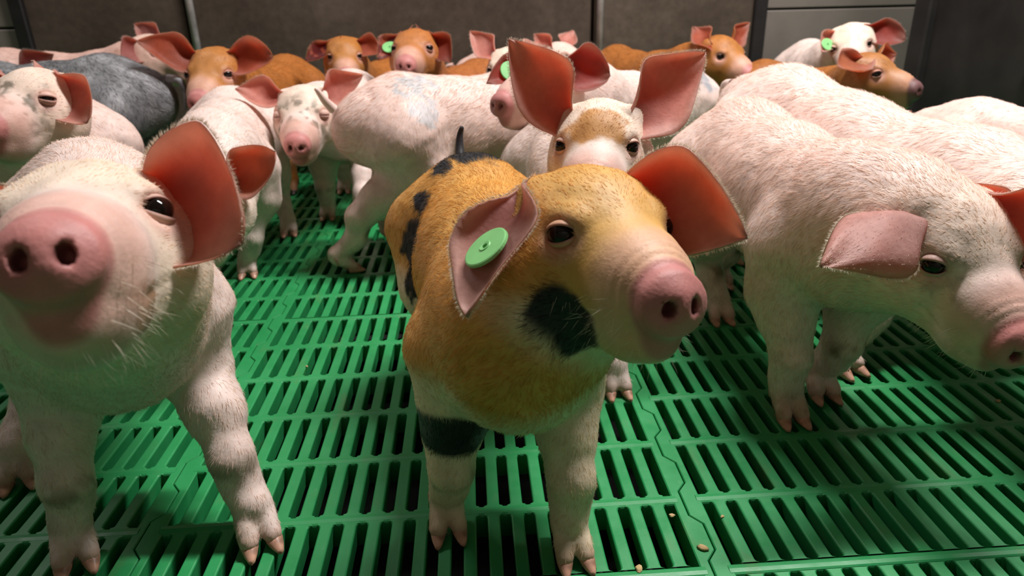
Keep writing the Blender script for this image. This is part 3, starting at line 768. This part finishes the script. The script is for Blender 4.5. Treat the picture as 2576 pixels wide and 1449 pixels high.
# ------------------------------------------------------------------ coats
def blob(p, c, r, seed, amp=.5, f=30., soft=.12, st=(1, 1, 1)):
    dd = np.sqrt((((p-np.asarray(c, float))/np.asarray(r, float))**2).sum(1))+(fbm(p*np.asarray(st, float)+seed*1.7, f, seed)-.5)*amp*2
    return sstep(1+soft, 1-soft, dd)
def finish(c, col, muzzle=1., eyepink=1., dirt=.6, claw=True, mz0=.070, mz1=.105, snout=SNOUT):
    ph, wh = c['ph'], c['wh']; on = (np.linalg.norm(ph, axis=1) < .22)*sstep(.2, .5, wh)
    x = ph[:, 0]
    col = mx(col, V3(.68, .40, .33), on*sstep(mz0, mz1, x)*.85*muzzle)
    col = mx(col, snout, on*sstep(.1165, .1235, x))
    e = np.minimum(np.linalg.norm(ph-V3(.050, .050, .006), axis=1), np.linalg.norm(ph-V3(.050, -.050, .006), axis=1))
    col = mx(col, V3(.60, .33, .28), on*sstep(.026, .012, e)*.6*eyepink)
    z = c['pl'][:, 2]; nz = fbm(c['v']+c['seed'], 45., c['seed'])
    if dirt and not c.get('tail'):
        k = c['wl']*np.exp(-((z-.073)/.012)**2)*sstep(.35, .6, nz)*sstep(.0, .6, c['n'][:, 0]); col = mx(col, V3(.20, .145, .09), k*dirt)
        col = mx(col, V3(.50, .27, .20), c['wl']*sstep(.022, .012, z)*.7)
        k = c['wl']*sstep(.055, .02, z)*sstep(.45, .65, nz); col = mx(col, V3(.38, .26, .17), k*dirt*.8)
    return col
def white_coat(pink=.35, head=.6, dirt=.6, body=WHITE, patches=(), dirtface=0.):
    def f(c):
        n1 = fbm(c['v']+c['seed']*2.3, 9., c['seed']); N = len(c['v'])
        col = mx(np.tile(body, (N, 1)), SKIN, pink*(.55+.9*n1))
        col = mx(col, SKIN, c['wt']*sstep(.19, .14, c['pl'][:, 2])*.25)
        col = mx(col, CREAM, c['wh']*head*sstep(.09, .05, c['ph'][:, 0]))
        for (fr, ce, r, cl, amp, fq) in patches:
            p = c['ph'] if fr == 'h' else c['pl']; m = blob(p, ce, r, c['seed'], amp, fq)
            col = mx(col, np.asarray(cl, float), m*(sstep(.15, .4, c['wh']) if fr == 'h' else sstep(.3, .7, 1-c['wh'])))
        if dirtface:
            m = sstep(.5, .62, fbm(c['ph']+3.1*c['seed'], 60., c['seed']+3))*sstep(.02, .06, c['ph'][:, 0])*sstep(.115, .1, c['ph'][:, 0])*sstep(-.045, -.02, c['ph'][:, 2])*c['wh']
            col = mx(col, V3(.16, .13, .09), m*dirtface)
        return finish(c, col, dirt=dirt)
    return f
def orange_coat(base=ORANGE, face=V3(.46, .20, .045), patches=(), dark=.3, belly=None, muzzle=.75, dirt=.5, bz=.165, snout=SNOUT):
    def f(c):
        N = len(c['v']); n1 = fbm(c['v']+c['seed']*2.3, 14., c['seed'])
        col = np.tile(base, (N, 1)); col = mx(col, base*.62, sstep(.5, .75, n1)*dark)
        col = mx(col, face, c['wh']*sstep(-.05, .05, c['ph'][:, 0])*.7)
        if belly is not None:
            hd_ = sstep(.13, .10, np.linalg.norm(c['ph'], axis=1))
            low = sstep(bz, bz-.03, c['pl'][:, 2]+(n1-.5)*.05)*(1-hd_); thr = sstep(-.032, -.060, c['ph'][:, 2]+(n1-.5)*.03)*hd_
            col = mx(col, belly, np.maximum(low, thr))
        for (fr, ce, r, cl, amp, fq) in patches:
            p = c['ph'] if fr == 'h' else c['pl']; m = blob(p, ce, r, c['seed'], amp, fq)
            col = mx(col, np.asarray(cl, float), m*(sstep(.15, .4, c['wh']) if fr == 'h' else 1-sstep(.45, .75, c['wh'])))
        if c.get('tail') and belly is not None: col = mx(col, BLACK*1.6, np.ones(N))
        return finish(c, col, muzzle=muzzle, dirt=dirt, snout=snout)
    return f
def grey_coat(c):
    N = len(c['v']); n1 = fbm(c['v']*V3(1, 1, 1)+5, 30., 4); n2 = fbm(c['v'], 95., 8)
    col = mx(np.tile(GREY*.75, (N, 1)), V3(.34, .34, .36), sstep(.3, .75, n1)); col = mx(col, V3(.06, .06, .065), sstep(.55, .75, n2)*.55)
    return finish(c, col)

# ------------------------------------------------------------------ the piglets
DARKIN = dict(ci=(.30, .07, .05), glow=(.75, .10, .05))
ORE = dict(co=(.50, .21, .07), ci=(.46, .13, .07), fr=(.6, .34, .14))
def pat_black(u, v, c, n): return mx(c, BLACK*1.5, sstep(.42, .5, n+u*.1))
piglet('ginger piglet with black spots, black cheek patch and a green tag in its ear', (-.005, .80), (.03, .475), (1712, 768, .40), (1482, 590),
       [dict(root=(-.014, -.060, .028), tip=(1150, 800, .430), nc=(-.85, -.1, 1), L=.118, W=.042, lobe=.3, curl=.1, bend=-.15, cup=.65, hair=2500, ci=(.62, .36, .31), co=(.62, .36, .31), glow=(.8, .3, .2)),
        dict(tip=(1885, 600, .45), nc=(.0, -.25, 1), L=.118, W=.050, bend=.1, cup=.8, hair=2500)],
       s=.89, hs=.82, feet=dict(fl=(.071, .462), fr=(-.036, .505), hr=(-.058, .775)), seed=3, vox=.0029, hair=80000, hlen=.0125, hwid=.0002, roll=-4,
       whiskers=220, tags=[(0, .48, -.05, 1)], tail=[(-.25, 0, .262), (-.270, .0, .285), (-.277, .002, .305), (-.276, .006, .318)],
       coat=orange_coat(GOLD, V3(.70, .42, .13), belly=V3(.74, .60, .44), dirt=.5, bz=.205, patches=[
           ('h', (.052, -.048, -.062), (.034, .030, .034), BLACK, .3, 40.),
           ('l', (-.165, .005, .315), (.055, .045, .045), BLACK, .4, 55.), ('l', (-.125, -.035, .31), (.024, .012, .03), BLACK, .6, 60.), ('l', (-.17, -.075, .225), (.035, .025, .045), BLACK, .5, 40.),
           ('l', (-.09, -.075, .205), (.028, .025, .05), BLACK, .9, 50.), ('l', (-.045, -.065, .25), (.03, .02, .018), BLACK, .9, 60.), ('l', (-.10, -.06, .275), (.022, .02, .012), BLACK, .8, 60.), ('l', (.05, -.01, .315), (.010, .050, .03), BLACK, .7, 60.),
           ('l', (.15, -.055, .128), (.06, .045, .027), BLACK, .25, 40.)]))
piglet('cream white piglet with big pink snout stretched out above its straddled front legs', (-.44, .82), (-.29, .52), (112, 648, .302), (242, 622),
       [dict(tip=(-50, 560, .40), nc=(-.3, .1, 1), L=.10, W=.042, bend=.2, cup=.9, hair=1500),
        dict(tip=(730, 690, .37), nc=(.15, .0, 1), L=.104, W=.056, bend=.0, cup=.8, hair=2500, sq=1.)],
       s=.97, hs=.84, lf=.80, feet=dict(fl=(-.205, .505), fr=(-.358, .495), hr=(-.475, .615)), seed=5, vox=.0029, hair=70000, hlen=.0125, hwid=.0002,
       whiskers=350, tags=[(0, .5, 0, 1)], coat=white_coat(.3, .85, dirt=.7, patches=[('h', (.082, .036, -.058), (.018, .018, .016), (.36, .20, .11), .7, 60.), ('h', (.082, -.036, -.058), (.018, .018, .016), (.36, .20, .11), .7, 60.)]))
piglet('white piglet with lowered head sniffing sideways beside the spotted ginger one', (.375, .98), (.385, .64), (2570, 885, .56), (2372, 610),
       [dict(root=(.006, -.044, .044), tip=(2095, 640, .56), nc=(-.1, -.75, -1), L=.142, W=.042, lobe=.15, bend=.25, cup=.55, hair=2000, co=(.70, .44, .39), ci=(.62, .28, .22)),
        dict(root=(-.008, .044, .046), tip=(2600, 545, .60), nc=(.1, -.5, .9), L=.125, W=.044, bend=.5, cup=.8, hair=1500)],
       s=.97, hs=.83, feet=dict(fr=(.342, .65), fl=(.40, .695), hr=(.352, .91), hl=(.397, 1.04)), seed=7, vox=.0036, hair=70000, hlen=.014, hwid=.00022,
       whiskers=250, eyes=(1, 1), coat=white_coat(.35, .45, dirt=.9, dirtface=.5))
piglet('white piglet with long bright back standing close along the lowered-head white one', (.495, 1.17), (.625, .80), (2720, 860, .62), (2650, 650),
       [dict(dir=(-.2, -.8, .4)), dict(dir=(-.2, .8, .4))], s=1.07, cdz=-.05, feet=dict(fr=(.454, .75)), seed=9, vox=.005, hair=40000, hlen=.014, hwid=.00026, coat=white_coat(.35, .5))
piglet('pale pink piglet whose back shows before the dark steel side wall', (.82, 1.16), (1.0, .88), (2950, 660, .75), (2850, 530),
       [dict(dir=(-.2, -.8, .4)), dict(dir=(-.2, .8, .4))], s=.86, seed=11, vox=.0065, hair=12000, coat=white_coat(.6, .5))
piglet('white piglet with orange forehead patch and two large upright pink ears', (.145, 1.10), (.16, .84), (1484, 500, .715), (1508, 362),
       [dict(tip=(1312, 140, .79), nc=(-.15, -.1, 1), L=.132, W=.043, bend=.1, cup=.7, hair=2000), dict(tip=(1782, 125, .80), nc=(.1, -.1, 1), L=.138, W=.045, bend=.1, cup=.7, hair=2000)],
       s=.90, hs=.82, feet=dict(fl=(.162, .725)), seed=13, vox=.0042, hair=45000, hlen=.013, hwid=.00024,
       coat=white_coat(.2, .7, patches=[('h', (.04, 0, .02), (.032, .042, .042), (.50, .24, .07), .45, 40.), ('h', (-.045, 0, .06), (.02, .03, .02), (.55, .28, .1), .5, 50.), ('l', (.12, -.06, .16), (.05, .03, .06), (.58, .33, .13), .6, 30.)]))
piglet('white piglet seen side-on with raised tail and bluish smudges on its rump', (-.15, 1.23), (.10, 1.345), (1505, 437, 1.525), (1417, 368),
       [dict(dir=(-.2, -.8, .4)), dict(dir=(-.2, .8, .4))], hz=1.437, s=1.03, feet=dict(hr=(-.233, 1.172), hl=(-.16, 1.32)), seed=15, vox=.0045, hair=30000, hlen=.013, hwid=.0003,
       tail=[(-.25, 0, .258), (-.262, -.003, .272), (-.270, -.006, .284), (-.277, -.009, .294)],
       coat=white_coat(.5, .5, dirt=.9, patches=[('l', (-.09, -.05, .30), (.03, .03, .025), (.52, .50, .51), 1.6, 90.), ('l', (-.10, -.08, .265), (.03, .03, .022), (.55, .52, .53), 1.6, 90.)]))
piglet('grey-mottled white piglet with round pink snout, dark red ears and a tag', (.47, 1.58), (.30, 1.37), (1252, 265, 1.06), (1365, 205),
       [dict(tip=(1195, 240, 1.10), nc=(-.1, 0, 1), L=.125, W=.036, **DARKIN), dict(tip=(1515, 195, 1.13), nc=(.1, 0, 1), L=.115, W=.05, sq=1, **DARKIN)], hs=.76,
       s=.98, seed=17, vox=.005, hair=16000, tags=[(0, .45, 0, 1)], coat=white_coat(.35, .6, patches=[('h', (.0, .03, .045), (.045, .03, .03), (.16, .16, .17), .6, 45.), ('l', (-.08, 0, .30), (.13, .10, .05), (.33, .34, .37), .7, 25.)]))
piglet('small white piglet with closed eyes and black flecks on its face', (-.275, 1.75), (-.275, 1.50), (745, 372, 1.20), (768, 285),
       [dict(tip=(655, 238, 1.27), nc=(-.1, .2, 1), L=.10, W=.036), dict(tip=(845, 225, 1.28), nc=(.1, 0, 1), L=.10, W=.036)], hs=.83,
       s=.93, feet=dict(fl=(-.235, 1.39)), seed=19, vox=.005, hair=16000, eyes=(0, 0), coat=white_coat(.3, .6, dirtface=.9))
piglet('white piglet seen from above with one glowing orange ear, walking between the rows', (-.47, 1.455), (-.41, 1.15), (490, 650, .93), (535, 505),
       [dict(tip=(500, 470, .98), nc=(-.2, 0, 1), L=.10, W=.036), dict(tip=(698, 385, .98), nc=(.15, -.1, 1), L=.105, W=.044, sq=1, ci=(.62, .2, .1))],
       s=.93, feet=dict(fl=(-.404, 1.18), hl=(-.385, 1.41)), seed=21, vox=.005, hair=25000, hwid=.0003, coat=white_coat(.25, .5, dirt=.8))
piglet('white piglet with dirty muddy face and a brown mark on its back', (-.70, 1.31), (-.70, 1.0), (-45, 325, .86), (95, 262),
       [dict(tip=(-60, 200, .98), nc=(-.2, 0, 1), L=.10, W=.036), dict(tip=(210, 280, .95), nc=(.1, -.1, 1), L=.105, W=.046, sq=1)],
       s=.97, seed=23, vox=.005, hair=20000, hwid=.0003, eyes=(2, 2), coat=white_coat(.45, .6, dirtface=1., patches=[('l', (-.08, .03, .31), (.03, .02, .03), (.38, .2, .06), .3, 50.)]))
piglet('slate grey mottled piglet behind the white ones', (-.71, 1.55), (-1.04, 1.58), (-80, 230, 1.55), (10, 215),
       [dict(dir=(-.2, -.8, .4), ci=(.2, .12, .12), co=(.15, .15, .16)), dict(dir=(-.2, .8, .4), ci=(.2, .12, .12), co=(.15, .15, .16))], s=1.11, seed=25, vox=.006, hair=24000, hwid=.0004, coat=grey_coat)
piglet('pink piglet facing sideways at the wall with one ear pricked up', (-1.28, 2.05), (-.95, 2.05), (492, 165, 1.85), (385, 140),
       [dict(dir=(-.1, -.8, -.5), n=(.9, -.3, .2), L=.10, W=.04, ci=(.5, .24, .22), co=(.55, .27, .25)), dict(tip=(335, 55, 1.95), nc=(-.2, 0, 1), L=.11, W=.036, ci=(.5, .24, .22), co=(.55, .27, .25))],
       s=1.09, seed=27, vox=.0065, hair=8000, hwid=.0004, coat=white_coat(.85, .3))
piglet('orange piglet with pink nose and wide-spread brown ears', (-.50, 2.10), (-.53, 1.77), (497, 262, 1.385), (545, 185),
       [dict(tip=(385, 120, 1.42), nc=(0, 0, 1), L=.13, W=.042, **ORE), dict(tip=(662, 150, 1.45), nc=(0, 0, 1), L=.12, W=.046, sq=1, **ORE)], s=.98, hs=.88, feet=dict(fl=(-.459, 1.76)), claw_dark=('fl',),
       seed=29, vox=.005, hair=14000, hwid=.0004, coat=orange_coat(ORANGE, V3(.46, .20, .045)))
piglet('orange piglet with one folded black ear, facing out from the wall', (-.19, 2.27), (-.31, 2.02), (872, 195, 1.72), (868, 140),
       [dict(tip=(770, 165, 1.78), nc=(0, .3, 1), L=.10, W=.036, pati=pat_black, **ORE), dict(tip=(965, 135, 1.78), nc=(0, 0, 1), L=.105, W=.04, **ORE)], s=.93, seed=31, vox=.006, hair=8000, hwid=.0004,
       coat=orange_coat(ORANGE, V3(.46, .20, .045)))
piglet('rusty orange piglet with snout raised and a green tag in its dark ear', (.05, 1.97), (-.10, 1.77), (1018, 167, 1.50), (1045, 130),
       [dict(tip=(955, 160, 1.58), nc=(0, .2, 1), L=.10, W=.036, pati=pat_black, **ORE), dict(tip=(1148, 180, 1.58), nc=(0, 0, 1), L=.105, W=.042, ci=(.2, .05, .03), co=(.4, .16, .06))], s=.93, hs=.83, seed=33, vox=.0055, hair=9000, hwid=.0004,
       tags=[(0, .45, 0, 1)], coat=orange_coat(RUST, V3(.46, .17, .04)))
piglet('white piglet with a pointed pink ear behind the mottled one', (.24, 1.90), (.16, 1.68), (1262, 240, 1.45), (1285, 175),
       [dict(tip=(1198, 100, 1.56), nc=(0, 0, 1), L=.115, W=.036), dict(tip=(1352, 120, 1.58), nc=(0, 0, 1), L=.09, W=.036)], s=.95, seed=35, vox=.006, hair=8000, hwid=.0004, coat=white_coat(.4, .8))
piglet('rosy pink piglet in profile at the wall with two small raised ears', (.03, 2.26), (.25, 2.22), (1498, 168, 1.85), (1408, 150),
       [dict(tip=(1348, 92, 1.86), nc=(-.3, 0, 1), L=.08, W=.034), dict(tip=(1440, 90, 1.95), nc=(-.3, 0, 1), L=.09, W=.034)], s=.93, seed=37, vox=.0065, hair=8000, hwid=.0004, coat=white_coat(.75, .2))
piglet('orange piglet with two pricked ears beside the dark wall post', (.45, 2.27), (.55, 2.02), (1892, 192, 1.72), (1810, 142),
       [dict(tip=(1728, 65, 1.86), nc=(-.2, 0, 1), L=.10, W=.033, **ORE), dict(tip=(1876, 58, 1.84), nc=(.5, 0, 1), L=.10, W=.03, **ORE)], s=.95, hs=.85, seed=39, vox=.006, hair=8000, hwid=.0004, coat=orange_coat(ORANGE*.9, V3(.45, .18, .04)))
piglet('white piglet with tilted head, one dark red ear and a green tag', (1.05, 2.2), (.97, 1.95), (2140, 178, 1.72), (2142, 112),
       [dict(tip=(2042, 165, 1.78), nc=(0, .2, 1), L=.09, W=.034), dict(tip=(2265, 105, 1.76), nc=(0, 0, 1), L=.11, W=.042, sq=1, **DARKIN)], s=.97, hs=.86, roll=10, seed=41, vox=.006, hair=8000, hwid=.0004,
       tags=[(0, .6, 0, 1)], coat=white_coat(.25, .8))
piglet('orange brown piglet in profile with dark snout pointing at the side wall', (.72, 1.79), (.88, 1.63), (2312, 228, 1.42), (2180, 190),
       [dict(tip=(2065, 195, 1.42), nc=(-.1, .4, 1), L=.10, W=.045, co=(.56, .28, .18), ci=(.5, .2, .1)), dict(tip=(2240, 140, 1.55), nc=(0, -.2, 1), L=.10, W=.036, **ORE)], s=.90, hs=.79, seed=43, vox=.0055, hair=9000, hwid=.0004,
       coat=orange_coat(ORANGE*.8, V3(.40, .18, .06), muzzle=.4, snout=V3(.16, .075, .075)))
